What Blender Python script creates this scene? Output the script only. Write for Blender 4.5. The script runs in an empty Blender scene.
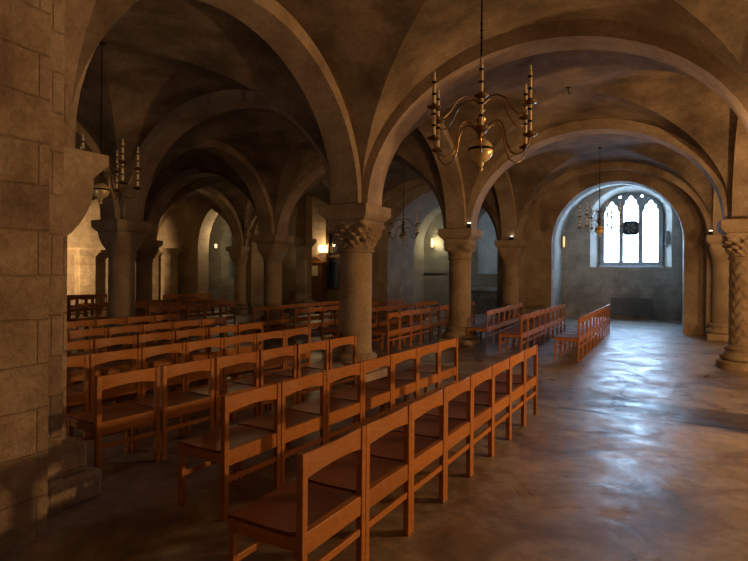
import bpy, bmesh, math, random
from mathutils import Vector, Matrix
random.seed(4)
PI = math.pi
S = bpy.context.scene
COL = S.collection

# ------------------------------------------------------------------ helpers
def link(o, parent=None):
    COL.objects.link(o)
    if parent: o.parent = parent
    return o

def obj(name, bm, mat, parent=None, smooth=None, bevel=0):
    bmesh.ops.recalc_face_normals(bm, faces=bm.faces[:])
    me = bpy.data.meshes.new(name)
    bm.to_mesh(me); bm.free()
    me.materials.append(mat)
    if smooth is not None:
        me.polygons.foreach_set('use_smooth', [True] * len(me.polygons))
        try: me.set_sharp_from_angle(angle=math.radians(smooth))
        except Exception: pass
    o = bpy.data.objects.new(name, me)
    link(o, parent)
    if bevel:
        m = o.modifiers.new('bevel', 'BEVEL'); m.width = bevel; m.segments = 2
        m.limit_method = 'ANGLE'; m.angle_limit = math.radians(40)
    return o

def tag(o, label, cat, group=None):
    o['label'] = label; o['category'] = cat
    if group: o['group'] = group
    return o

def thing(name, label, cat, loc=(0, 0, 0), rotz=0, group=None):
    o = bpy.data.objects.new(name, None); link(o)
    o.empty_display_size = .1
    o.location = loc; o.rotation_euler = (0, 0, rotz)
    return tag(o, label, cat, group)

def struct(name, bm, mat, smooth=None, parent=None):
    o = obj(name, bm, mat, parent, smooth)
    if not parent: o['kind'] = 'structure'
    return o

KIDS = {}
def kids(o): return [c for c in o.children]
def dup(root, loc, rotz, label, group=None):
    def rec(o, parent):
        c = o.copy(); COL.objects.link(c)
        if parent is not None: c.parent = parent
        for ch in TREE.get(o.name, []): rec(ch, c)
        return c
    r = rec(root, None)
    r.location = loc; r.rotation_euler = (0, 0, rotz); r['label'] = label
    if group: r['group'] = group
    return r
TREE = {}
def index_tree():
    TREE.clear()
    for o in bpy.data.objects:
        if o.parent: TREE.setdefault(o.parent.name, []).append(o)

def box(bm, x0, x1, y0, y1, z0, z1):
    v = [bm.verts.new(p) for p in ((x0,y0,z0),(x1,y0,z0),(x1,y1,z0),(x0,y1,z0),(x0,y0,z1),(x1,y0,z1),(x1,y1,z1),(x0,y1,z1))]
    for f in ((0,3,2,1),(4,5,6,7),(0,1,5,4),(1,2,6,5),(2,3,7,6),(3,0,4,7)):
        bm.faces.new([v[i] for i in f])

def rings(bm, rs, close=True, cap=True):
    """rs: list of rings (lists of points) bridged in order"""
    vs = [[bm.verts.new(p) for p in r] for r in rs]
    n = len(vs[0])
    for a, b in zip(vs, vs[1:]):
        for i in range(n if close else n - 1):
            j = (i + 1) % n
            bm.faces.new((a[i], a[j], b[j], b[i]))
    if cap:
        bm.faces.new(vs[0][::-1]); bm.faces.new(vs[-1])

def lathe(bm, prof, n=32, cx=0, cy=0):
    rings(bm, [[(cx + max(r, .0005) * math.cos(2*PI*i/n), cy + max(r, .0005) * math.sin(2*PI*i/n), z) for i in range(n)] for r, z in prof])

def tube(bm, pts, r, n=8):
    pts = [Vector(p) for p in pts]; out = []
    up = None
    for i, p in enumerate(pts):
        t = (pts[min(i+1, len(pts)-1)] - pts[max(i-1, 0)]).normalized()
        if up is None: up = t.orthogonal().normalized()
        s = t.cross(up)
        if s.length < 1e-4: s = t.orthogonal()
        s.normalize(); up = s.cross(t).normalized()
        rr = r[i] if isinstance(r, (list, tuple)) else r
        out.append([p + (up * math.cos(2*PI*k/n) + s * math.sin(2*PI*k/n)) * rr for k in range(n)])
    rings(bm, out)

def arch_bm(bm, axis, p0, p1, a0, a1, c, rx, rz, cz, zt=5.18, zb=0, n=32, back=None):
    """solid wall pierced by an arched opening; axis='x': the wall runs along x, p0..p1 its y range.
    back = (c, rx, rz, cz, zb) lets the opening splay."""
    if back is None: back = (c, rx, rz, cz, zb)
    def P(a, p, z): return (a, p, z) if axis == 'x' else (p, a, z)
    def opening(c, rx, rz, cz, zb, p):
        pts = [P(c - rx, p, zb)]
        for i in range(n + 1):
            t = PI * (1 - i / n)
            pts.append(P(c + rx * math.cos(t), p, cz + rz * math.sin(t)))
        pts.append(P(c + rx, p, zb))
        return pts
    def outer(p):
        pts = [P(a0, p, min(zb, back[4])), P(a0, p, cz)]
        for i in range(1, n):
            pts.append(P(a0 + (a1 - a0) * (i - 1) / (n - 2), p, zt))
        pts += [P(a1, p, cz), P(a1, p, min(zb, back[4]))]
        return pts
    r = [outer(p0), opening(c, rx, rz, cz, zb, p0), opening(*back, p1), outer(p1)]
    vs = [[bm.verts.new(q) for q in k] for k in r]
    m = len(vs[0])
    for a, b in ((0, 1), (1, 2), (2, 3), (3, 0)):
        for i in range(m - 1):
            bm.faces.new((vs[a][i], vs[a][i+1], vs[b][i+1], vs[b][i]))
    bm.faces.new([vs[k][0] for k in range(4)]); bm.faces.new([vs[k][-1] for k in range(4)])

# ------------------------------------------------------------------ materials
def newmat(name):
    m = bpy.data.materials.new(name); m.use_nodes = True
    nt = m.node_tree; b = nt.nodes['Principled BSDF']
    return m, nt, b

def N(nt, t, **kw):
    n = nt.nodes.new(t)
    for k, v in kw.items():
        if k in n.inputs: n.inputs[k].default_value = v
        else: setattr(n, k, v)
    return n

def ramp(nt, fac, stops):
    r = nt.nodes.new('ShaderNodeValToRGB')
    e = r.color_ramp.elements
    while len(e) < len(stops): e.new(.5)
    for k, (p, c) in enumerate(stops):
        e[k].position = p; e[k].color = (*c, 1) if len(c) == 3 else c
    nt.links.new(fac, r.inputs[0])
    return r.outputs[0]

def mixc(nt, fac, a, b, mode='MIX'):
    m = nt.nodes.new('ShaderNodeMix'); m.data_type = 'RGBA'; m.blend_type = mode
    for sock, v in ((m.inputs[0], fac), (m.inputs[6], a), (m.inputs[7], b)):
        if isinstance(v, bpy.types.NodeSocket): nt.links.new(v, sock)
        elif isinstance(v, tuple): sock.default_value = (*v, 1)
        else: sock.default_value = v
    return m.outputs[2]

def stone(name, cols, scale=1.3, blocks=None, rough=.85, bump=.35, stain=None):
    m, nt, b = newmat(name); L = nt.links
    tc = N(nt, 'ShaderNodeTexCoord'); co = tc.outputs['Object']
    big = N(nt, 'ShaderNodeTexNoise', Scale=scale, Detail=8.0, Roughness=.62); L.new(co, big.inputs['Vector'])
    fine = N(nt, 'ShaderNodeTexNoise', Scale=scale*14, Detail=6.0, Roughness=.7); L.new(co, fine.inputs['Vector'])
    col = ramp(nt, big.outputs[0], [(.3, cols[0]), (.5, cols[1]), (.7, cols[2])])
    fr = ramp(nt, fine.outputs[0], [(.3, (.72, .72, .72)), (.7, (1.12, 1.12, 1.12))])
    col = mixc(nt, 1.0, col, fr, 'MULTIPLY')
    h = fine.outputs[0]
    if blocks:
        w, ht = blocks
        sx = N(nt, 'ShaderNodeSeparateXYZ'); L.new(co, sx.inputs[0])
        ad = N(nt, 'ShaderNodeMath', operation='ADD'); L.new(sx.outputs[0], ad.inputs[0]); L.new(sx.outputs[1], ad.inputs[1])
        wob = N(nt, 'ShaderNodeTexNoise', Scale=2.2, Detail=3.0); L.new(co, wob.inputs['Vector'])
        wm = N(nt, 'ShaderNodeMath', operation='MULTIPLY_ADD'); L.new(wob.outputs[0], wm.inputs[0]); wm.inputs[1].default_value = .06; L.new(sx.outputs[2], wm.inputs[2])
        cb = N(nt, 'ShaderNodeCombineXYZ'); L.new(ad.outputs[0], cb.inputs[0]); L.new(wm.outputs[0], cb.inputs[1])
        br = N(nt, 'ShaderNodeTexBrick'); L.new(cb.outputs[0], br.inputs['Vector'])
        br.inputs['Scale'].default_value = 1; br.inputs['Brick Width'].default_value = w; br.inputs['Row Height'].default_value = ht
        br.inputs['Mortar Size'].default_value = .008; br.inputs['Mortar Smooth'].default_value = .6
        br.inputs['Color1'].default_value = (.84, .82, .8, 1); br.inputs['Color2'].default_value = (1.12, 1.1, 1.06, 1); br.inputs['Mortar'].default_value = (.78, .75, .72, 1)
        col = mixc(nt, .8, col, br.outputs[0], 'MULTIPLY')
        mh = N(nt, 'ShaderNodeMath', operation='MULTIPLY_ADD'); L.new(br.outputs['Fac'], mh.inputs[0]); mh.inputs[1].default_value = -1.2; L.new(fine.outputs[0], mh.inputs[2])
        h = mh.outputs[0]
    if stain:
        sc, colr, amt, ztop = stain
        sn = N(nt, 'ShaderNodeTexNoise', Scale=sc, Detail=5.0, Roughness=.6); L.new(co, sn.inputs['Vector'])
        s2 = N(nt, 'ShaderNodeSeparateXYZ'); L.new(co, s2.inputs[0])
        zr = N(nt, 'ShaderNodeMapRange'); L.new(s2.outputs[2], zr.inputs[0])
        zr.inputs[1].default_value = ztop; zr.inputs[2].default_value = ztop * .4; zr.inputs[3].default_value = -.35; zr.inputs[4].default_value = .12
        sm = N(nt, 'ShaderNodeMath', operation='ADD'); L.new(sn.outputs[0], sm.inputs[0]); L.new(zr.outputs[0], sm.inputs[1])
        sf = ramp(nt, sm.outputs[0], [(.5, (0, 0, 0)), (.62, (amt, amt, amt))])
        col = mixc(nt, sf, col, colr)
    L.new(col, b.inputs['Base Color'])
    b.inputs['Roughness'].default_value = rough
    bp = N(nt, 'ShaderNodeBump', Strength=bump, Distance=.03); L.new(h, bp.inputs['Height']); L.new(bp.outputs[0], b.inputs['Normal'])
    return m

def simple(name, c, rough=.5, metal=0, noise=.0, scale=20, emit=None):
    m, nt, b = newmat(name)
    b.inputs['Base Color'].default_value = (*c, 1); b.inputs['Roughness'].default_value = rough; b.inputs['Metallic'].default_value = metal
    tc = N(nt, 'ShaderNodeTexCoord'); t = N(nt, 'ShaderNodeTexNoise', Scale=float(scale), Detail=4.0)
    nt.links.new(tc.outputs['Object'], t.inputs['Vector'])
    k = max(noise, .06)
    r = ramp(nt, t.outputs[0], [(.3, tuple(x*(1-k) for x in c)), (.7, tuple(min(1, x*(1+k)) for x in c))])
    nt.links.new(r, b.inputs['Base Color'])
    if emit:
        b.inputs['Emission Color'].default_value = (*emit[0], 1); b.inputs['Emission Strength'].default_value = emit[1]
    return m

M_col = stone('column_stone', [(.26,.2,.14), (.4,.31,.21), (.5,.41,.3)], 2.0, bump=.3)
M_rib = stone('arch_stone', [(.26,.195,.14), (.42,.33,.24), (.56,.46,.35)], 1.6, bump=.3)
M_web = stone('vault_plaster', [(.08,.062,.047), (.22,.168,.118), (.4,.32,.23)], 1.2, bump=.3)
M_pier = stone('pier_ashlar', [(.25,.18,.12), (.45,.35,.24), (.6,.51,.4)], 2.2, blocks=(.52, .27), bump=.7)
M_wall = stone('wall_stone', [(.26,.2,.14), (.38,.3,.22), (.48,.4,.3)], 1.0, blocks=(.55, .3), bump=.45)
M_white = stone('limewashed_stone', [(.38,.35,.31), (.5,.47,.42), (.6,.57,.51)], 1.4, blocks=(.6, .3), bump=.3, stain=(1.9, (.17,.15,.13), .5, 2.2))
M_whitev = stone('limewash_vault', [(.44,.42,.38), (.56,.53,.48), (.66,.63,.58)], 1.1, bump=.3)

def floor_mat():
    m, nt, b = newmat('worn_floor'); L = nt.links
    tc = N(nt, 'ShaderNodeTexCoord'); co = tc.outputs['Object']
    n1 = N(nt, 'ShaderNodeTexNoise', Scale=1.3, Detail=9.0, Roughness=.66, Distortion=.9); L.new(co, n1.inputs['Vector'])
    n2 = N(nt, 'ShaderNodeTexNoise', Scale=9.0, Detail=6.0, Roughness=.7); L.new(co, n2.inputs['Vector'])
    col = ramp(nt, n1.outputs[0], [(.34, (.13,.11,.1)), (.47, (.27,.2,.145)), (.53, (.33,.3,.27)), (.64, (.44,.34,.25))])
    f2 = ramp(nt, n2.outputs[0], [(.3, (.62,.62,.64)), (.7, (1.2,1.17,1.12))])
    col = mixc(nt, 1.0, col, f2, 'MULTIPLY')
    # long joint across the floor and a wandering crack
    sx = N(nt, 'ShaderNodeSeparateXYZ'); L.new(co, sx.inputs[0])
    def line(sock, at, width, wob, lo=None):
        w = N(nt, 'ShaderNodeTexNoise', Scale=2.0, Detail=5.0, Roughness=.7); L.new(co, w.inputs['Vector'])
        a = N(nt, 'ShaderNodeMath', operation='MULTIPLY_ADD'); L.new(w.outputs[0], a.inputs[0]); a.inputs[1].default_value = wob; L.new(sock, a.inputs[2])
        s = N(nt, 'ShaderNodeMath', operation='SUBTRACT'); L.new(a.outputs[0], s.inputs[0]); s.inputs[1].default_value = at + wob * .5
        ab = N(nt, 'ShaderNodeMath', operation='ABSOLUTE'); L.new(s.outputs[0], ab.inputs[0])
        r = N(nt, 'ShaderNodeMapRange'); L.new(ab.outputs[0], r.inputs[0])
        r.inputs[1].default_value = 0; r.inputs[2].default_value = width; r.inputs[3].default_value = 1; r.inputs[4].default_value = 0
        return r.outputs[0]
    def gate(sock, lo, hi):
        g = N(nt, 'ShaderNodeMath', operation='GREATER_THAN'); L.new(sock, g.inputs[0]); g.inputs[1].default_value = lo
        k = N(nt, 'ShaderNodeMath', operation='LESS_THAN'); L.new(sock, k.inputs[0]); k.inputs[1].default_value = hi
        q = N(nt, 'ShaderNodeMath', operation='MULTIPLY'); L.new(g.outputs[0], q.inputs[0]); L.new(k.outputs[0], q.inputs[1])
        return q.outputs[0]
    def mul(a, c):
        q = N(nt, 'ShaderNodeMath', operation='MULTIPLY'); L.new(a, q.inputs[0]); L.new(c, q.inputs[1]); return q.outputs[0]
    j = mul(line(sx.outputs[1], 6.83, .07, .03), gate(sx.outputs[0], -1.15, 6))
    ck = mul(mul(line(sx.outputs[0], -.55, .04, 1.0), gate(sx.outputs[1], 7.0, 10.0)), gate(sx.outputs[0], -1.3, .6))
    mx = N(nt, 'ShaderNodeMath', operation='MAXIMUM'); L.new(j, mx.inputs[0]); L.new(ck, mx.inputs[1])
    # damp-looking worn patches beside the crack
    pn = N(nt, 'ShaderNodeTexNoise', Scale=2.4, Detail=6.0, Roughness=.65); L.new(co, pn.inputs['Vector'])
    pf = ramp(nt, pn.outputs[0], [(.57, (0,0,0)), (.62, (.75,.75,.75))])
    pg = mul(gate(sx.outputs[1], 6.9, 9.2), gate(sx.outputs[0], -1.2, 1.0))
    pm = mul(pf, pg)
    col = mixc(nt, pm, col, (.09, .075, .06))
    col = mixc(nt, mx.outputs[0], col, (.03, .024, .02))
    L.new(col, b.inputs['Base Color'])
    n3 = N(nt, 'ShaderNodeTexNoise', Scale=1.7, Detail=9.0, Roughness=.68, Distortion=.8); L.new(co, n3.inputs['Vector'])
    rr = N(nt, 'ShaderNodeMapRange'); L.new(n3.outputs[0], rr.inputs[0])
    rr.inputs[1].default_value = .35; rr.inputs[2].default_value = .65; rr.inputs[3].default_value = .26; rr.inputs[4].default_value = .55
    L.new(rr.outputs[0], b.inputs['Roughness'])
    b.inputs['Specular IOR Level'].default_value = .6
    bp = N(nt, 'ShaderNodeBump', Strength=.22, Distance=.03)
    hh = N(nt, 'ShaderNodeMath', operation='MULTIPLY_ADD'); L.new(mx.outputs[0], hh.inputs[0]); hh.inputs[1].default_value = -.6; L.new(n3.outputs[0], hh.inputs[2])
    L.new(hh.outputs[0], bp.inputs['Height']); L.new(bp.outputs[0], b.inputs['Normal'])
    return m
M_floor = floor_mat()

def wood(name, c1, c2, rough=.38):
    m, nt, b = newmat(name); L = nt.links
    tc = N(nt, 'ShaderNodeTexCoord'); mp = N(nt, 'ShaderNodeMapping'); mp.inputs['Scale'].default_value = (6, 2, 6)
    L.new(tc.outputs['Object'], mp.inputs[0])
    n = N(nt, 'ShaderNodeTexNoise', Scale=6.0, Detail=6.0, Roughness=.65, Distortion=1.2); L.new(mp.outputs[0], n.inputs['Vector'])
    oi = N(nt, 'ShaderNodeObjectInfo')
    col = ramp(nt, n.outputs[0], [(.3, c1), (.7, c2)])
    v = ramp(nt, oi.outputs['Random'], [(0, (.85, .83, .82)), (1, (1.1, 1.1, 1.1))])
    col = mixc(nt, 1.0, col, v, 'MULTIPLY')
    L.new(col, b.inputs['Base Color']); b.inputs['Roughness'].default_value = rough
    return m
M_wood = wood('chair_wood', (.38, .135, .024), (.57, .235, .048))
M_seat = wood('seat_wood', (.17, .048, .014), (.27, .08, .024), .42)
M_dkwood = wood('dark_oak', (.1, .05, .02), (.2, .1, .045))
M_brass = simple('aged_brass', (.3, .2, .08), .3, 1.0, .2)
M_globe = simple('polished_brass', (.88, .74, .42), .3, .25, .1)
M_iron = simple('black_iron', (.02, .018, .016), .5, .6)
M_candle = simple('candle_tube', (.9, .78, .52), .5)
M_bulb = simple('clear_bulb', (.75, .7, .62), .1)
M_rad = simple('grey_radiator_paint', (.2, .2, .2), .45)
M_lead = simple('window_stone', (.3, .3, .3), .8, 0, .15, 6)
M_vent = simple('ventilator_plastic', (.03, .035, .045), .4)
M_paper = simple('paper', (.75, .68, .5), .8)
M_lampwarm = simple('lamp_glow', (1, .8, .5), .5, emit=((1, .62, .25), 3.5))
M_lampdim = simple('dim_lamp_glow', (1, .8, .5), .5, emit=((1, .7, .25), 1.0))
M_lampwhite = simple('lamp_lens', (1, .95, .85), .5, emit=((1, .85, .6), 3))
M_sign = simple('pale_enamel', (.55, .62, .7), .5)

def glass_mat(name, tint, mix):
    m, nt, b = newmat(name); L = nt.links
    nt.nodes.remove(b)
    out = [n for n in nt.nodes if n.type == 'OUTPUT_MATERIAL'][0]
    tr = N(nt, 'ShaderNodeBsdfTransparent'); tr.inputs[0].default_value = (*tint, 1)
    gl = N(nt, 'ShaderNodeBsdfGlossy', Roughness=.1)
    tl = N(nt, 'ShaderNodeBsdfTranslucent'); tl.inputs[0].default_value = (*tint, 1)
    a = N(nt, 'ShaderNodeMixShader'); a.inputs[0].default_value = mix; L.new(tr.outputs[0], a.inputs[1]); L.new(tl.outputs[0], a.inputs[2])
    c = N(nt, 'ShaderNodeMixShader'); c.inputs[0].default_value = .04; L.new(a.outputs[0], c.inputs[1]); L.new(gl.outputs[0], c.inputs[2])
    L.new(c.outputs[0], out.inputs[0])
    return m
M_glass = glass_mat('window_glass', (.92, .96, 1), .12)
M_glassd = glass_mat('sky_dimming_glass', (.03, .026, .022), .4)  # dark tint stands in for weaker daylight, dims the over-bright sky behind
M_glassb = glass_mat('dark_tint_glass', (.05, .045, .04), .4)  # near-grey tint darkens the sky showing through the slit
M_glassc = glass_mat('plain_old_glass', (.8, .8, .8), .4)

# ------------------------------------------------------------------ plan
CX = [-20.1, -14.8, -9.55, -4.15, 1.22, 6.6]
CY = [-2.54, 2.26, 7.06, 11.75, 16.35]
AB = 2.62          # top of the abaci
ZT = 5.18

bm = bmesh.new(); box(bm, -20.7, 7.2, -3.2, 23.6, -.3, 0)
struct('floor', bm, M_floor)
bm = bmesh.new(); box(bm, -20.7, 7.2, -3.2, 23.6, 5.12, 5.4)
struct('ceiling', bm, M_web)  # unseen slab added over the vaults to keep sky light out
bm = bmesh.new(); box(bm, -20.6, -20.1, -3.1, 19, 0, 5.12); struct('wall_left', bm, M_wall)
bm = bmesh.new(); box(bm, 6.6, 7.1, -3.1, 16.3, 0, 5.12); struct('wall_right', bm, M_wall)
bm = bmesh.new(); box(bm, -20.1, 6.6, -3.1, -2.54, 0, 5.12); struct('wall_back', bm, M_wall)

# groin vault webs, one structure per bay
def vault(i, j):
    x0, x1 = CX[i], CX[i+1]; y0, y1 = CY[j], CY[j+1]
    cx, cy, hx, hy = (x0+x1)/2, (y0+y1)/2, (x1-x0)/2, (y1-y0)/2
    a, b, rz = hx - .2, hy - .2, 2.1
    n, m = 36, 10
    bm = bmesh.new()
    for sw in (0, 1):
        A, B, E = (a, b, hy - .05) if not sw else (b, a, hx - .05)
        for sg in (-1, 1):
            g = []
            for k in range(n + 1):
                t = PI * k / n; row = []
                for q in range(m + 1):
                    u = A * math.cos(t); g0 = B * abs(math.cos(t)); v = sg * (g0 + (E - g0) * q / m)
                    z = AB + rz * math.sin(t)
                    row.append((cx + u, cy + v, z) if not sw else (cx + v, cy + u, z))
                g.append([bm.verts.new(p) for p in row])
            for k in range(n):
                for q in range(m):
                    try: bm.faces.new((g[k][q], g[k+1][q], g[k+1][q+1], g[k][q+1]))
                    except ValueError: pass
    bmesh.ops.remove_doubles(bm, verts=bm.verts[:], dist=1e-4)
    for f in bm.faces:
        f.normal_update()
        if f.normal.z < 0: f.normal_flip()
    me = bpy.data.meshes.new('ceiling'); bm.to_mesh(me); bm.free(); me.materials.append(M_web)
    me.polygons.foreach_set('use_smooth', [True] * len(me.polygons))
    me.set_sharp_from_angle(angle=math.radians(22))
    o = link(bpy.data.objects.new('ceiling', me)); o['kind'] = 'structure'
    s = o.modifiers.new('solid', 'SOLIDIFY'); s.thickness = .1; s.offset = 1
for i in range(5):
    for j in range(4):
        vault(i, j)

# arches: transverse (run along x) and arcade (run along y)
tn = [0]
def trim(bm, mat, smooth=30):
    tn[0] += 1
    return struct('trim_%d' % tn[0], bm, mat, smooth)
W = .22
for i in range(5):
    for j in range(1, 5):
        x0, x1 = CX[i], CX[i+1]; y = CY[j]
        bm = bmesh.new()
        p1 = y + W if j < 4 else y - .04
        if i == 3 and j == 1 or i == 2 and j == 1: p1 = y + .14
        arch_bm(bm, 'x', y - W, p1, x0, x1, (x0+x1)/2, (x1-x0)/2 - .32, 1.9, AB, zb=AB - .002)
        trim(bm, M_rib)
for i in range(1, 5):
    for j in range(4):
        y0, y1 = CY[j], CY[j+1]; x = CX[i]
        bm = bmesh.new()
        c, r = (y0+y1)/2, (y1-y0)/2 - .32
        if j == 3: r, c = (y1-y0)/2 - .26, c - .06
        if i == 3 and j == 1: c, r = (2.5 + 6.74) / 2, (6.74 - 2.5) / 2
        arch_bm(bm, 'y', x - W, x + W, y0, y1, c, r, 1.92, AB, zb=2.49 if (i == 3 and j == 1) else AB - .002)
        trim(bm, M_rib)

# ------------------------------------------------------------------ end walls and chambers
XN = (-1.48)
def part_arch(name, mat, *a, **k):
    bm = bmesh.new(); arch_bm(bm, *a, **k); return struct(name, bm, mat, 30)
# nave
part_arch('wall_end', M_wall, 'x', 16.3, 16.85, -4.15, 1.3, -1.475, 2.37, 2.3, 2.5)
part_arch('wall_end', M_wall, 'x', 16.85, 17.4, -4.15, 1.3, -1.335, 1.735, 1.75, 2.55)
part_arch('wall_end', M_white, 'x', 17.4, 22.0, -4.4, 1.5, -1.55, 2.02, 2.05, 2.9)
# end wall with splayed window
bm = bmesh.new()
arch_bm(bm, 'x', 22.0, 22.75, -4.4, 1.5, -1.22, 1.36, 1.12, 3.78, zb=1.9, back=(-1.22, 1.06, .82, 3.86, 1.9))
box(bm, -4.4, 1.5, 22.0, 22.75, 0, 1.9)
struct('wall_end', bm, M_white, 30)
# aisle two, chamber with lancet
part_arch('wall_end', M_wall, 'x', 16.3, 16.9, -9.35, -4.15, -6.7, 2.3, 2.2, 2.5)
part_arch('wall_end', M_white, 'x', 16.9, 19.1, -9.35, -4.15, -6.68, 1.95, 1.95, 2.45)
part_arch('wall_end', M_whitev, 'x', 19.1, 22.0, -9.9, -4.4, -7.0, 2.45, 1.9, 2.9)
bm = bmesh.new()
arch_bm(bm, 'x', 22.0, 22.75, -9.9, -4.4, -5.95, 1.05, .8, 3.6, zb=1.62, back=(-5.8, .26, .3, 3.7, 1.5))
box(bm, -9.9, -4.4, 22.0, 22.75, 0, 1.62)
struct('wall_end', bm, M_whitev, 30)
# aisle three, shallow recess with a screen and a glazed light
part_arch('wall_end', M_wall, 'x', 16.3, 17.3, -14.8, -9.35, -12.07, 2.25, 2.1, 2.5)
bm = bmesh.new()
box(bm, -14.8, -11.5, 17.3, 17.9, 0, ZT); box(bm, -10.55, -9.35, 17.3, 17.9, 0, ZT)
box(bm, -11.5, -10.55, 17.3, 17.9, 0, .97); box(bm, -11.5, -10.55, 17.3, 17.9, 3.9, ZT)
struct('wall_end', bm, M_wall)
# aisle four, opening to a lit chamber
part_arch('wall_end', M_wall, 'x', 16.3, 16.9, -20.1, -14.8, -16.1, 1.12, 1.7, 2.6)
bm = bmesh.new(); box(bm, -14.9, -14.6, 16.9, 18.7, 0, ZT); struct('wall_end', bm, M_white)
bm = bmesh.new()
arch_bm(bm, 'x', 18.7, 19.2, -20.6, -14.6, -17.75, .5, .6, 3.0, zb=1.3, back=(-17.75, .28, .4, 3.0, 1.3))
box(bm, -20.6, -14.6, 18.7, 19.2, 0, 1.3)
struct('wall_end', bm, M_white, 30)
part_arch('trim_60', M_whitev, 'x', 17.5, 17.8, -20.1, -14.9, -17.3, 1.5, 1.9, 2.4)
# right aisle
bm = bmesh.new(); box(bm, 1.3, 7.1, 16.3, 16.9, 0, ZT); struct('wall_end', bm, M_pier)

# engaged stone responds and pilasters on the left wall
def pilaster(x0, x1, y0, y1, zc, label, mat=M_wall, side=None):
    r = thing('stone_pilaster', label, 'pilaster', ((x0+x1)/2, (y0+y1)/2, 0))
    hx, hy = (x1-x0)/2, (y1-y0)/2
    bm = bmesh.new(); box(bm, -hx, hx, -hy, hy, .25, zc - .3); obj('shaft', bm, mat, r, bevel=.015)
    bm = bmesh.new(); box(bm, -hx-.06, hx+.06, -hy-.06, hy+.06, 0, .25); obj('plinth', bm, mat, r, bevel=.02)
    bm = bmesh.new()
    rings(bm, [[(-hx-d, -hy-d, z), (hx+d, -hy-d, z), (hx+d, hy+d, z), (-hx-d, hy+d, z)] for d, z in ((0, zc-.3), (.1, zc-.15), (.12, zc-.12), (.12, zc))])
    obj('impost', bm, mat, r)
    return r
pilaster(-19.97, -19.62, 12.7, 13.35, 2.5, 'pale stone pilaster on the brightly lit wall seen past the big left pier', M_pier)
pl = pilaster(-11.88, -11.44, 15.9, 16.3, 2.85, 'slim bluish stone pillar with broad low base just left of the lit wooden cupboard', M_white)
bm = bmesh.new(); box(bm, -.22, .22, -.2, .2, 2.85, 4.5); obj('upper_shaft', bm, M_wall, pl)
bm = bmesh.new(); box(bm, -.3, .34, -.45, .26, 0, .6); obj('base_block', bm, M_white, pl, bevel=.02)
pilaster(-18.6, -18.2, 15.75, 16.15, 2.6, 'orange-lit stone pilaster left of the far-left chamber opening', M_pier)
pilaster(-19.8, -19.4, 15.75, 16.15, 2.6, 'orange-lit stone pilaster in the farthest left corner of the crypt', M_pier)

# ------------------------------------------------------------------ columns
def sq(n, half, p):
    out = []
    for i in range(n):
        t = 2 * PI * i / n
        c, s = math.cos(t), math.sin(t)
        k = (abs(c) ** p + abs(s) ** p) ** (-1 / p)
        out.append((half * k * c, half * k * s))
    return out

def capital_bm(kind, z0, z1, r, half):
    n, m = 128, 30
    rs = []
    for q in range(m + 1):
        s = q / m
        if kind == 'plain': size = r + (half - r) * math.sin(s * PI / 2) ** .9
        else: size = r + (half - r) * s ** 1.25
        p = 2 + 9 * s ** 1.5
        ring = []
        for i, (x, y) in enumerate(sq(n, size, p)):
            d = 0
            if kind == 'carved':
                t = 2 * PI * i / n
                env = math.sin(min(s * 1.05, 1) * PI) ** .5 if s < .97 else 0
                leaf = abs(math.sin(t * 4 + (PI/2 if s > .55 else 0)))
                d = .055 * env * (leaf ** .7 - .5) + .022 * env * math.sin(t * 16 + s * 17) + .02 * env * math.sin(t * 9 - s * 22)
            elif kind == 'scroll':
                t = 2 * PI * i / n
                env = math.sin(s * PI)
                d = .03 * env * math.cos(4 * t) * math.sin(s * 9) + .018 * env * math.sin(s * 19)
            f = 1 + d / max(size, .01)
            ring.append((x * f, y * f, z0 + (z1 - z0) * s))
        rs.append(ring)
    bm = bmesh.new(); rings(bm, rs); return bm

def column(x, y, label, kind='plain', top=AB, twist=False, rs=.25, ab=.4, roundbase=False, group=None):
    r = thing('stone_column', label, 'column', (x, y, 0))
    k = top / AB
    bm = bmesh.new()
    if roundbase:
        lathe(bm, [(.45, 0), (.45, .12), (.43, .14)], 48); pl = obj('plinth', bm, M_col, r, 40)
    else:
        h = .37; box(bm, -h, h, -h, h, 0, .16); obj('plinth', bm, M_col, r, bevel=.02)
    z = .14 if roundbase else .16
    bm = bmesh.new()
    lathe(bm, [(.36, z), (.39, z+.03), (.4, z+.065), (.38, z+.1), (.33, z+.12), (.31, z+.16), (.33, z+.19), (.335, z+.215), (.31, z+.24), (rs+.01, z+.27)], 48)
    obj('base_moulding', bm, M_col, r, 50)
    bm = bmesh.new()
    zs0, zs1 = z + .27, 1.92 * k
    if twist:
        n, m = 96, 90; R = []
        for q in range(m + 1):
            zz = zs0 + (zs1 - zs0) * q / m
            ring = []
            for i in range(n):
                t = 2*PI*i/n
                zig = abs(((t * 8 / (2*PI)) % 1) - .5) * 2
                d = .012 * (1 if math.sin((zz * 2*PI / .22) + zig * 3.2) > 0 else 0)
                ring.append(((rs + d) * math.cos(t), (rs + d) * math.sin(t), zz))
            R.append(ring)
        rings(bm, R)
    else:
        lathe(bm, [(rs, zs0), (rs * .99, zs0 + .5), (rs * .98, zs1)], 48)
    obj('shaft', bm, M_col, r, 50)
    bm = bmesh.new(); lathe(bm, [(rs, zs1), (rs+.03, zs1+.012), (rs+.035, zs1+.03), (rs+.03, zs1+.05), (rs, zs1+.06)], 48); obj('necking', bm, M_col, r, 60)
    obj('capital', capital_bm(kind, zs1 + .06, top - .23, rs, ab - .07), M_col, r, 45)
    bm = bmesh.new()
    rings(bm, [[(-h, -h, zz), (h, -h, zz), (h, h, zz), (-h, h, zz)] for h, zz in ((ab-.1, top-.23), (ab-.06, top-.21), (ab, top-.14), (ab, top))])
    obj('abacus', bm, M_col, r, bevel=.012)
    return r
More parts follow.
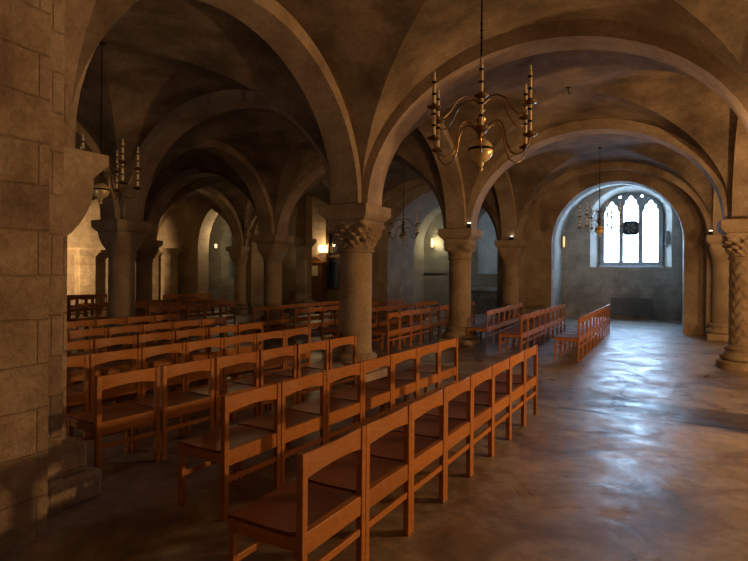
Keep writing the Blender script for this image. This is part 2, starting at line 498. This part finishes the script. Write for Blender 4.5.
column(-4.15, 7.06, 'round column with leafy carved capital standing in the middle of the photo', 'carved')
column(-4.15, 11.75, 'round column with scrolled capital, next one behind the central carved column', 'scroll')
column(-4.15, 16.3, 'plain round column against the end wall left of the window archway')
column(1.22, 11.4, 'thick column cut by the right photo edge, carved capital and rounded base', 'carved', 2.58, True, roundbase=True, ab=.42)
column(1.25, 16.15, 'yellow-lit column close to the right jamb of the window archway')
column(-9.55, 7.06, 'plain column with dark capital, left of the hanging chandelier in the dark aisle')
column(-9.55, 11.75, 'plain column with broad cushion capital between the leftmost and central columns')
column(-14.8, 11.75, 'dark column mostly hidden just behind the leftmost column')
column(-14.8, 16.2, 'slim-looking distant column beside the lit chamber opening on the far left')
column(-9.55, 16.2, 'far column against the end wall hidden behind the central carved column')
column(1.22, 7.06, 'near right column just outside the photo, whose abacus carries the near arch')
column(1.22, 2.26, 'right column beside the camera position')
column(-9.55, 2.26, 'left aisle column hidden behind the big pier', 'plain')
column(-14.8, 7.06, 'outer left column hidden behind the big pier', 'plain')
column(-14.8, 2.26, 'outer left column nearest the back wall', 'plain')
column(1.22, -2.2, 'respond column at the back wall on the right', 'plain')

# ------------------------------------------------------------------ big left pier
pr = thing('masonry_pier', 'massive squared stone pier filling the left edge of the photo', 'pier', (-4.15, 1.4, 0))
def rel(bm, x0, x1, y0, y1, z0, z1): box(bm, x0+4.15, x1+4.15, y0-1.4, y1-1.4, z0, z1)
bm = bmesh.new(); rel(bm, -4.95, -3.35, -.6, 1.97, 0, 2.5); obj('front_pier', bm, M_pier, pr)
bm = bmesh.new(); rel(bm, -4.75, -3.55, 1.97, 2.18, 0, 2.5); obj('stepped_order', bm, M_pier, pr)
bm = bmesh.new(); rel(bm, -4.6, -3.76, 2.18, 2.34, 0, 2.5); obj('inner_order', bm, M_pier, pr)
bm = bmesh.new(); rel(bm, -4.95, -3.35, -.6, 1.97, 2.5, 5.12); rel(bm, -4.75, -3.55, 1.97, 2.18, 2.5, 5.12); rel(bm, -4.6, -3.76, 2.18, 2.34, 2.5, 5.12)
uw = struct('wall_left', bm, M_pier); uw.location = (-4.15, 1.4, 0)
bm = bmesh.new()
X, Y = 4.15, 1.4
prof = [(-.02, 1.86), (.03, 1.9), (.09, 1.97), (.14, 2.05), (.175, 2.14), (.19, 2.22), (.192, 2.3), (.2, 2.32), (.3, 2.41), (.315, 2.42), (.315, 2.5)]
rings(bm, [[(-.45, .8, z), (.4, .8, z), (.4, .94 + d, z), (-.45, .94 + d, z)] for d, z in prof])
obj('impost', bm, M_rib, pr)
bm = bmesh.new(); rel(bm, -4.85, -3.57, 2.12, 2.5, 0, .2); rel(bm, -4.8, -3.62, 2.12, 2.42, .2, .42); obj('plinth', bm, M_pier, pr, bevel=.03)

# ------------------------------------------------------------------ windows
def curve_plate(name, outer, holes, depth, mat, y, parent=None):
    cu = bpy.data.curves.new(name, 'CURVE'); cu.dimensions = '2D'; cu.fill_mode = 'BOTH'; cu.extrude = depth / 2
    for pts in [outer] + holes:
        sp = cu.splines.new('POLY'); sp.points.add(len(pts) - 1); sp.use_cyclic_u = True
        for q, (a, b) in zip(sp.points, pts): q.co = (a, b, 0, 1)
    t = bpy.data.objects.new('tmp', cu); COL.objects.link(t)
    bpy.context.view_layer.update()
    dg = bpy.context.evaluated_depsgraph_get()
    me = bpy.data.meshes.new_from_object(t.evaluated_get(dg)); me.name = name
    bpy.data.objects.remove(t)
    me.transform(Matrix.Translation((0, y, 0)) @ Matrix.Rotation(PI/2, 4, 'X'))
    me.materials.clear(); me.materials.append(mat)
    o = bpy.data.objects.new(name, me); link(o, parent); return o

def light_outline(cx, w, z0, z1, grow=0):
    h = w / 2; sh = z1 - .52
    L = [(cx - h, z0), (cx - h, sh)]
    L += [(cx - h*.97, sh + .1), (cx - h*.86, sh + .17), (cx - h*.66, sh + .2), (cx - h*.76, sh + .26), (cx - h*.66, sh + .34), (cx - h*.4, sh + .37), (cx - h*.34, sh + .39), (cx - h*.26, sh + .46), (cx, z1)]
    Rr = [(2*cx - a, b) for a, b in L[:-1]][::-1]
    return L + Rr
def arch_outline(c, rx, rz, cz, zb, n=24):
    return [(c - rx, zb)] + [(c + rx*math.cos(PI*(1-i/n)), cz + rz*math.sin(PI*(1-i/n))) for i in range(n+1)] + [(c + rx, zb)]
wc = -1.22
lights = [(wc - .665, 4.42), (wc, 4.62), (wc + .665, 4.42)]
hs = [light_outline(cx, .52, 2.1, zt) for cx, zt in lights]
def tri(cx, z, r): return [(cx + r*math.cos(PI/2 + 2*PI*i/10), z + r*math.sin(PI/2 + 2*PI*i/10)) for i in range(10)]
hs += [tri(wc + .38, 4.58, .05), tri(wc - .38, 4.58, .05)]
w1 = curve_plate('window_1', arch_outline(wc, 1.08, .86, 3.86, 1.88), hs, .16, M_lead, 22.62)
w1['kind'] = 'structure'
for k, (cx, zt) in enumerate(lights):
    if k == 1:
        z1 = 3.16; ps = [[(cx-.28, 2.05), (cx-.28, z1), (cx+.28, z1), (cx+.28, 2.05)], None]
        curve_plate('pane', ps[0], [], .01, M_glass, 22.66, w1)
        o = [(a, max(b, 3.62)) for a, b in light_outline(cx, .58, 3.62, zt + .03)]
        curve_plate('pane', o, [], .01, M_glass, 22.66, w1)
    else:
        curve_plate('pane', light_outline(cx, .56, 2.05, zt + .03), [], .01, M_glass, 22.66, w1)
# saddle bars
bm = bmesh.new()
box(bm, wc - .98, wc + .98, 22.63, 22.645, 2.12, 2.14)
for z in (2.62,): box(bm, wc-.98, wc+.98, 22.65, 22.655, z, z+.008)
obj('glazing_bar', bm, M_iron, w1)
bm = bmesh.new(); box(bm, wc - 1.1, wc + 1.1, 22.4, 22.56, 1.9, 1.96); obj('sill', bm, M_sign, w1, bevel=.01)
# ventilator in the middle light
v = thing('window_ventilator', 'dark square ventilation fan set in the middle light of the window', 'ventilator', (wc, 22.6, 3.39))
bm = bmesh.new()
n = 40
rings(bm, [[(s*(x), yy, s*(z)) for x, z in sq(n, .27, 5)] for s, yy in ((1, .08), (1, -.04), (.92, -.06), (.8, -.06), (.78, -.03))], cap=True)
obj('housing', bm, M_vent, v, 40)
for k in range(6):
    bm = bmesh.new(); a = 2*PI*k/6
    P = [(.04, -.3), (.18, -.35), (.2, .0), (.19, .35), (.05, .3)]
    fr, bk = [], []
    for rr, da in P:
        x, z = rr*math.cos(a+da), rr*math.sin(a+da)
        fr.append(bm.verts.new((x, -.07 - .01*da, z))); bk.append(bm.verts.new((x, -.062 - .01*da, z)))
    bm.faces.new(fr); bm.faces.new(bk[::-1])
    for i in range(5): bm.faces.new((fr[i], bk[i], bk[(i+1) % 5], fr[(i+1) % 5]))
    obj('blade', bm, M_rad, v)
# lancet in aisle two
w2 = curve_plate('window_2', arch_outline(-5.8, .3, .36, 3.7, 1.4), [arch_outline(-5.8, .2, .26, 3.7, 1.56, 10)], .1, M_lead, 22.66); w2['kind'] = 'structure'
curve_plate('pane', arch_outline(-5.8, .22, .28, 3.7, 1.5, 10), [], .01, M_glassc, 22.68, w2)
bm = bmesh.new()
for k in range(7): box(bm, -6.01, -5.59, 22.64, 22.66, 1.75 + k*.3, 1.765 + k*.3)
box(bm, -5.808, -5.792, 22.64, 22.66, 1.5, 3.9); obj('glazing_bar', bm, M_iron, w2)
# glazed light beside the cupboard
bm = bmesh.new()
for a, b_, c, d in ((-11.5, -11.44, .97, 3.9), (-10.61, -10.55, .97, 3.9), (-11.5, -10.55, .97, 1.05), (-11.5, -10.55, 3.82, 3.9), (-11.5, -10.55, 2.2, 2.3)):
    box(bm, a, b_, 17.4, 17.5, c, d)
for k in range(1, 4): box(bm, -11.5 + k*.2375 - .02, -11.5 + k*.2375 + .02, 17.41, 17.49, 2.3, 3.82)
box(bm, -11.03, -10.98, 17.41, 17.49, 1.05, 2.2)
w3 = struct('window_3', bm, M_dkwood)
bm = bmesh.new(); box(bm, -11.46, -10.58, 17.44, 17.45, 1, 3.85); obj('pane', bm, M_glassd, w3)
# lancet in far-left chamber
w4 = curve_plate('window_4', arch_outline(-17.75, .34, .46, 3.0, 1.1), [arch_outline(-17.75, .22, .34, 3.0, 1.25, 10)], .1, M_lead, 19.1); w4['kind'] = 'structure'
curve_plate('pane', arch_outline(-17.75, .24, .36, 3.0, 1.2, 10), [], .01, M_glassb, 19.12, w4)
bm = bmesh.new()
for k in range(5): box(bm, -17.99, -17.51, 19.08, 19.1, 1.5 + k*.35, 1.52 + k*.35)
box(bm, -17.76, -17.74, 19.08, 19.1, 1.2, 3.3); obj('glazing_bar', bm, M_iron, w4)

# small plate on the right splay of the window
t = thing('wall_plate', 'small pale rectangular plate on the right splay of the window', 'plate', (.03, 22.28, 2.95), math.radians(-22))
bm = bmesh.new(); box(bm, -.03, .0, -.16, .16, -.28, .28); obj('panel', bm, M_sign, t, bevel=.01)
bm = bmesh.new(); box(bm, -.04, -.03, -.16, .16, -.3, -.27); obj('lip', bm, M_iron, t)

# radiator
r = thing('radiator', 'low dark grey ribbed radiator on the wall under the window', 'radiator', (-1.12, 21.85, 0))
for k in range(24):
    bm = bmesh.new(); x = -.68 + k * .059
    box(bm, x - .021, x + .021, -.07, .07, .14, .78); obj('fin', bm, M_rad, r, bevel=.012)
for z in (.2, .72):
    bm = bmesh.new(); tube(bm, [(-.72, .0, z), (.72, .0, z)], .02); obj('header_pipe', bm, M_rad, r, 60)
for x in (-.66, .66):
    bm = bmesh.new(); box(bm, x-.02, x+.02, -.05, .05, 0, .15); obj('foot', bm, M_rad, r)
bm = bmesh.new(); tube(bm, [(.72, 0, .2), (.82, 0, .2), (.84, 0, .18), (.84, 0, 0)], .012); obj('supply_pipe', bm, M_rad, r, 60)

# stone chest in the left chamber
t = thing('stone_chest', 'pale stone block under the narrow lancet, seen between two columns', 'stone block', (-6.35, 21.55, 0))
bm = bmesh.new(); box(bm, -.6, .6, -.35, .35, .0, .8); obj('body', bm, M_white, t, bevel=.02)
bm = bmesh.new(); rings(bm, [[(-.68+d, -.42+d, z), (.68-d, -.42+d, z), (.68-d, .42-d, z), (-.68+d, .42-d, z)] for d, z in ((.06, .8), (0, .86), (0, .95), (.12, 1.06))]); obj('lid', bm, M_white, t)

# ------------------------------------------------------------------ wooden cupboard with pediment, notice and lamp
t = thing('notice_cupboard', 'tall dark wooden cupboard with small pediment under the bright lamp', 'cupboard', (-11.775, 17.14, 0))
bm = bmesh.new(); box(bm, -.34, .34, -.14, .15, 0, 1.98); obj('body', bm, M_dkwood, t, bevel=.01)
bm = bmesh.new(); box(bm, -.38, .38, -.2, .15, 1.98, 2.04); obj('cornice', bm, M_wood, t, bevel=.01)
bm = bmesh.new()
rings(bm, [[(-.38, y, 2.04), (.38, y, 2.04), (0, y, 2.24)] for y in (-.18, .12)]); obj('pediment', bm, M_dkwood, t)
for x in (-.165, .165):
    bm = bmesh.new(); box(bm, x-.155, x+.155, -.165, -.14, .15, 1.9); d = obj('door', bm, M_dkwood, t, bevel=.012)
    bm = bmesh.new(); lathe(bm, [(.015, 0), (.02, .02), (.012, .03)], 12); k = obj('knob', bm, M_brass, d, 50)
    k.rotation_euler = (PI/2, 0, 0); k.location = (.04 if x < 0 else -.04, -.165, 1.0)
o = bpy.data.objects.new('paper_notice', None)
bm = bmesh.new(); box(bm, -11.92, -11.64, 16.955, 16.965, 1.5, 1.88)
tag(obj('paper_notice', bm, M_paper), 'white paper notice pinned on the front of the wooden cupboard', 'notice')

def uplight(x, y, z, label, glow=M_lampwhite, s=1.0):
    t = thing('uplight', label, 'lamp', (x, y, z))
    bm = bmesh.new(); box(bm, -.05*s, .05*s, -.04*s, .04*s, 0, .025*s); obj('foot', bm, M_iron, t)
    bm = bmesh.new(); lathe(bm, [(.03*s, .025*s), (.045*s, .04*s), (.05*s, .1*s), (.046*s, .1*s)], 20); obj('housing', bm, M_iron, t, 50)
    bm = bmesh.new(); lathe(bm, [(.044*s, .09*s), (.04*s, .115*s), (.02*s, .125*s)], 20); obj('lens', bm, glow, t, 50)
    return t
uplight(-3.83, 11.42, AB, 'tiny white uplight on the abacus of the scrolled capital')
uplight(-4.05, 15.98, AB, 'tiny white uplight on the plain column left of the window archway')
uplight(.95, 15.82, AB, 'tiny white uplight on the yellow-lit column at the right')

def wall_lamp(x, y, z, rz, label, h=.4, w=.1, glow=None):
    t = thing('wall_lamp', label, 'lamp', (x, y, z), rz)
    bm = bmesh.new(); box(bm, -w*.6, w*.6, -.02, .0, -h*.5, h*.5); obj('back_plate', bm, M_brass, t)
    bm = bmesh.new(); lathe(bm, [(w*.5, -h*.4), (w*.62, -h*.2), (w*.62, h*.3), (w*.45, h*.42)], 20, 0, -.09); obj('shade', bm, glow or M_lampwarm, t, 50)
    bm = bmesh.new(); tube(bm, [(0, -.015, -h*.42), (0, -.09, -h*.42)], .012); obj('bracket', bm, M_brass, t)
    return t
wall_lamp(-11.55, 17.28, 2.52, 0, 'bright glowing lamp above the wooden cupboard', .34, .3)
wall_lamp(-9.0, 21.96, 2.95, 0, 'yellow wall lamp in the greenish chamber behind the scrolled column', .5, .1, M_lampdim)
wall_lamp(-3.55, 21.5, 2.85, PI/2, 'yellow wall lamp on the left wall of the window chamber', .5, .06, M_lampdim)
wall_lamp(-17.3, 17.48, 2.75, 0, 'small warm lamp in the far-left chamber', .2, .07)

# ------------------------------------------------------------------ chandeliers
def chandelier():
    r = thing('brass_chandelier', 'large brass globe chandelier with candle tubes hanging over the near centre chairs', 'chandelier', (-1.46, 4.66, 2.71), 0)
    bm = bmesh.new(); lathe(bm, [(.001, -.19), (.012, -.18), (.02, -.16), (.012, -.145), (.025, -.125), (.03, -.11), (.02, -.1)], 24); obj('finial', bm, M_globe, r, 60)
    bm = bmesh.new(); lathe(bm, [(.105*math.sin(PI*i/20)+.001, -.105*math.cos(PI*i/20)) for i in range(21)], 36); g = obj('globe', bm, M_globe, r, 60)
    bm = bmesh.new(); lathe(bm, [(.105, -.0), (.112, .004), (.112, .02), (.104, .024)], 36); obj('band', bm, M_iron, g, 60)
    bm = bmesh.new()
    lathe(bm, [(.02, .1), (.035, .115), (.02, .13), (.028, .15), (.05, .165), (.055, .18), (.03, .2), (.022, .24), (.04, .26), (.045, .28), (.02, .3), (.018, .34), (.035, .36), (.02, .38), (.016, .42), (.03, .44), (.03, .46), (.01, .48)], 24)
    obj('stem', bm, M_brass, r, 50)
    bm = bmesh.new(); tube(bm, [(0, 0, .47), (0, 0, 1.2)], .009); 
    for k in range(10): lathe(bm, [(.009, .58+k*.06), (.017, .59+k*.06), (.009, .6+k*.06)], 10)
    obj('rod', bm, M_iron, r, 50)
    bm = bmesh.new(); tube(bm, [(0, 0, 1.19), (0, 0, 2.03)], .007); obj('chain', bm, M_iron, r, 50)
    bm = bmesh.new(); lathe(bm, [(.05, 2.03), (.045, 2.0), (.01, 1.97)], 16); obj('ceiling_rose', bm, M_iron, r, 50)
    for k in range(12):
        a = math.radians(-72.6) + k * PI / 3
        up = .27 if k > 5 else 0
        c, s = math.cos(a), math.sin(a)
        P = [(.05, .19), (.1, .235), (.15, .25), (.2, .22), (.23, .14), (.25, .03), (.29, -.05), (.35, -.08), (.41, -.06), (.45, .0), (.46, .05)]
        if up: P = [(.02, .42), (.08, .47), (.16, .47), (.24, .42), (.3, .32), (.36, .26), (.42, .26), (.455, .3), (.46, .05 + up)]
        pts = []
        for i in range(len(P)-1):
            for u in (0, .5): pts.append((P[i][0]*(1-u)+P[i+1][0]*u, P[i][1]*(1-u)+P[i+1][1]*u))
        pts.append(P[-1])
        bm = bmesh.new(); tube(bm, [(q*c, q*s, z) for q, z in pts], .007)
        arm = obj('arm', bm, M_brass, r, 60)
        x, y = .46*c, .46*s
        zz = lambda pr: [(q, z + up) for q, z in pr]
        bm = bmesh.new(); lathe(bm, zz([(.01, .045), (.05, .06), (.06, .075), (.045, .07), (.02, .075), (.02, .1)]), 20, x, y); obj('drip_pan', bm, M_brass, arm, 50)
        bm = bmesh.new(); lathe(bm, zz([(.016, .09), (.016, .2), (.017, .2), (.016, .21), (.016, .32), (.012, .33)]), 16, x, y); ca = obj('candle', bm, M_candle, arm, 50)
        for z in (.17, .27):
            bm = bmesh.new(); lathe(bm, zz([(.016, z), (.02, z+.005), (.02, z+.015), (.016, z+.02)]), 14, x, y); obj('candle_band', bm, M_iron, arm, 50)
        bm = bmesh.new(); lathe(bm, zz([(.006, .33), (.013, .345), (.012, .365), (.001, .39)]), 12, x, y); obj('bulb', bm, M_bulb, arm, 60)
    return r
ch = chandelier()
index_tree()
for x, y, lab in ((-1.46, 14.2, 'distant chandelier hanging in front of the bright window'),
                  (-6.75, 14.2, 'distant dark chandelier hanging between the central and scrolled columns'),
                  (-6.75, 4.66, 'shadowy chandelier hanging beside the impost of the big left pier'),
                  (-12.07, 14.2, 'very distant dark chandelier above the cushion-capital column')):
    dup(ch, (x, y, 2.71), .2, lab)
t = thing('ceiling_hook', 'short dark hook in the crown of the middle vault', 'hook', (-1.46, 9.4, 4.735))
bm = bmesh.new(); lathe(bm, [(.05, 0), (.045, -.02), (.015, -.03)], 16); obj('plate', bm, M_iron, t, 50)
bm = bmesh.new(); tube(bm, [(0,0,-.02), (0,0,-.1), (.02,0,-.13), (.04,0,-.11), (.04,0,-.09)], .009); obj('hook', bm, M_iron, t, 60)

# ------------------------------------------------------------------ chairs
def make_chair():
    r = thing('wooden_chair', '', 'chair', (0, 0, 0))
    for s in (-1, 1):
        bm = bmesh.new()
        y = s * .2555
        rings(bm, [[(x-.017, y-.02, z), (x+.02, y-.02, z), (x+.02, y+.02, z), (x-.017, y+.02, z)] for x, z in ((.0, 0), (0, .42), (0, .81))])
        obj('leg', bm, M_wood, r, bevel=.004)
        bm = bmesh.new()
        rings(bm, [[(x-.018, y-.018, z), (x+.018, y-.018, z), (x+.018, y+.018, z), (x-.018, y+.018, z)] for x, z in ((-.42, 0), (-.41, .425))])
        obj('leg', bm, M_wood, r, bevel=.004)
    # backrest: curved in plan, arched along its lower edge
    bm = bmesh.new(); R = []
    for i in range(13):
        u = i / 12 * 2 - 1; y = u * .236; bow = .022 * (1 - u*u)
        z0 = .69 + .028 * (1 - u*u); z1 = .806 + .006 * (1 - u*u)
        R.append([(-.006 + bow, y, z0), (.012 + bow, y, z0), (.012 + bow, y, z1), (-.006 + bow, y, z1)])
    rings(bm, R); obj('backrest', bm, M_wood, r, 30, bevel=.003)
    # saddle seat
    bm = bmesh.new(); R = []
    for i in range(11):
        u = i / 10; x = -.445 + u * .425
        top = []; bot = []
        for j in range(9):
            v = j / 8 * 2 - 1; y = v * .262 if x < -.39 or True else v * .24
            yy = max(-.262, min(.262, y))
            if x > -.03: yy = max(-.234, min(.234, y))
            z = .444 - .018 * math.sin(u * PI) * (1 - v*v*.6) + (.0 if u > .15 else -.01 * (1 - u/.15))
            top.append((x, yy, z)); bot.append((x, yy, z - .018))
        R.append(top + bot[::-1])
    rings(bm, R); obj('seat', bm, M_seat, r, 40)
    bm = bmesh.new()
    box(bm, -.024, .014, -.236, .236, .345, .446)
    box(bm, -.42, -.4, -.236, .236, .36, .42)
    for s in (-1, 1): box(bm, -.4, -.017, s*.2555-.011, s*.2555+.011, .36, .42)
    obj('seat_frame', bm, M_wood, r, bevel=.003)
    bm = bmesh.new(); box(bm, -.008, .012, -.236, .236, .235, .272); obj('stretcher', bm, M_wood, r, bevel=.003)
    bm = bmesh.new(); box(bm, -.425, -.405, -.238, .238, .2, .235); obj('stretcher', bm, M_wood, r, bevel=.003)
    return r
ORD = ['nearest', 'second', 'third', 'fourth', 'fifth', 'sixth', 'seventh', 'eighth', 'ninth', 'tenth', 'eleventh', 'twelfth']
chair0 = make_chair(); index_tree(); used = [False]
def chair_row(x0, y0, x1, y1, n, desc, group, far=False):
    dx, dy = x1 - x0, y1 - y0
    L = math.hypot(dx, dy); ang = math.atan2(dy, dx) - PI/2
    for k in range(n):
        u = (k + .5) / n
        loc = (x0 + dx*u, y0 + dy*u, 0)
        q = n - 1 - k if far else k; end = 'far' if far else 'near'
        lab = ('%s wooden chair from %s end, %s' % (ORD[q], end, desc)) if q else 'wooden chair at %s end, %s' % (end, desc)
        if not used[0]:
            used[0] = True; chair0.location = loc; chair0.rotation_euler = (0, 0, ang); chair0['label'] = lab; chair0['group'] = group
        else: dup(chair0, loc, ang + random.uniform(-.006, .006), lab, group)
g1, g2, g3 = 'chairs in the near block', 'chairs in the block beyond the central column', 'chairs in the dark far-left aisles'
chair_row(-1.435, 1.955, -1.33, 6.40, 8, 'first row beside the open floor, near block', g1)
chair_row(-2.54, 2.62, -2.34, 6.52, 7, 'second row from the open floor, near block', g1)
chair_row(-3.86, 2.62, -3.55, 6.06, 6, 'third row, ending before the carved column', g1)
chair_row(-5.0, 2.75, -4.7, 6.66, 7, 'fourth row, ending left of the carved column', g1, True)
chair_row(-6.05, 2.9, -5.8, 6.9, 7, 'fifth row from the open floor, near block', g1, True)
chair_row(-7.15, 3.3, -6.95, 7.25, 7, 'sixth row from the open floor, near block', g1, True)
chair_row(-8.45, 4.0, -8.3, 7.4, 6, 'seventh row, beside the leftmost column', g1, True)
chair_row(-1.44, 10.62, -1.4, 16.2, 10, 'first row beside open floor, far block', g2)
chair_row(-2.52, 10.7, -2.5, 15.75, 9, 'second row from open floor, far block', g2)
chair_row(-3.45, 11.5, -3.6, 15.42, 7, 'third row from open floor, far block', g2)
chair_row(-4.95, 9.7, -4.95, 15.3, 10, 'fourth row from open floor, far block', g2)
chair_row(-6.05, 9.6, -6.05, 15.2, 10, 'fifth row from open floor, far block', g2)
chair_row(-7.2, 9.6, -7.2, 15.2, 10, 'sixth row from open floor, far block', g2)
chair_row(-8.4, 9.6, -8.4, 15.2, 10, 'seventh row from open floor, far block', g2)
chair_row(-10.3, 8.3, -10.3, 11.1, 5, 'shadowed row just behind the leftmost column', g3)
chair_row(-11.5, 8.1, -11.5, 12.02, 7, 'second shadowed row in the left aisle', g3)
chair_row(-12.8, 8.2, -12.8, 12.7, 8, 'third shadowed row in the left aisle', g3)
chair_row(-16.4, 8.0, -16.4, 11.4, 6, 'lit row by the left wall', g3)
chair_row(-17.7, 9.1, -17.7, 12.5, 6, 'last row by the left wall', g3)
chair_row(-15.4, 13.0, -15.4, 15.25, 4, 'short far-left row', g3)

# ------------------------------------------------------------------ light
w = bpy.data.worlds.new('sky'); S.world = w; w.use_nodes = True
bg = w.node_tree.nodes['Background']; bg.inputs[0].default_value = (.5, .73, 1, 1); bg.inputs[1].default_value = 28
def portal(x, y, z, sx, sz):
    l = bpy.data.lights.new('window_portal', 'AREA'); l.shape = 'RECTANGLE'; l.size = sx; l.size_y = sz
    l.cycles.is_portal = True
    o = link(bpy.data.objects.new('window_portal', l)); o.location = (x, y, z); o.rotation_euler = (-PI/2, 0, 0)
portal(wc, 22.85, 3.35, 2.2, 2.9)
portal(-5.8, 22.85, 2.75, .6, 2.7)
portal(-11.02, 17.95, 2.4, 1.0, 3.0)
portal(-17.75, 19.3, 2.3, .7, 2.5)
WARM = (1, .55, .22)
def lamp(x, y, z, p, c=WARM, r=.06, kind='POINT', aim=None, spot=120, blend=.6):
    l = bpy.data.lights.new('crypt_light', kind); l.energy = p; l.color = c; l.shadow_soft_size = r
    o = link(bpy.data.objects.new('crypt_light', l)); o.location = (x, y, z)
    if kind == 'SPOT':
        l.spot_size = math.radians(spot); l.spot_blend = blend
        d = Vector(aim) - Vector((x, y, z)); o.rotation_euler = d.to_track_quat('-Z', 'Y').to_euler()
    return o
lamp(3.9, 6.45, 1.65, 620, r=.08)             # right aisle, shining through the arcade
lamp(.76, 6.72, 2.8, 30, r=.03)               # on the near right column, just out of view
lamp(1.3, 12.4, 2.5, 75)                     # behind the carved right column
lamp(-17.3, 9.6, 2.6, 1700, (1, .64, .3), kind='SPOT', aim=(-20.1, 13.3, 2.2), spot=60)
lamp(-11.6, 16.85, 2.7, 22, (1, .7, .35), r=.03)
lamp(-8.8, 21.7, 2.95, 10, (1, .85, .45))
lamp(-16.6, 17.2, 3.2, 35, (1, .75, .4))
lamp(3.8, 14.0, 2.6, 50, (1, .65, .3))
lamp(-7.0, .6, 1.2, 45, (1, .76, .55))          # added fill light, hidden by the big pier, lifts the dark left aisle

# ------------------------------------------------------------------ camera
cam = bpy.data.cameras.new('camera'); co = link(bpy.data.objects.new('camera', cam)); S.camera = co
cam.sensor_width = 36; cam.lens = 540 / 748 * 36; cam.shift_y = -7.5 / 748; cam.clip_start = .05
co.matrix_world = Matrix.Translation((0, 0, 1.62)) @ Matrix.Rotation(math.radians(28.5), 4, 'Z') @ Matrix.Rotation(PI/2, 4, 'X') @ Matrix.Rotation(math.radians(.4), 4, 'Z')
S.view_settings.view_transform = 'Standard'; S.view_settings.look = 'None'
S.view_settings.gamma = 1; S.view_settings.exposure = 0
S.cycles.max_bounces = 8; S.cycles.diffuse_bounces = 5; S.cycles.sample_clamp_indirect = 6
S.cycles.use_denoising = True
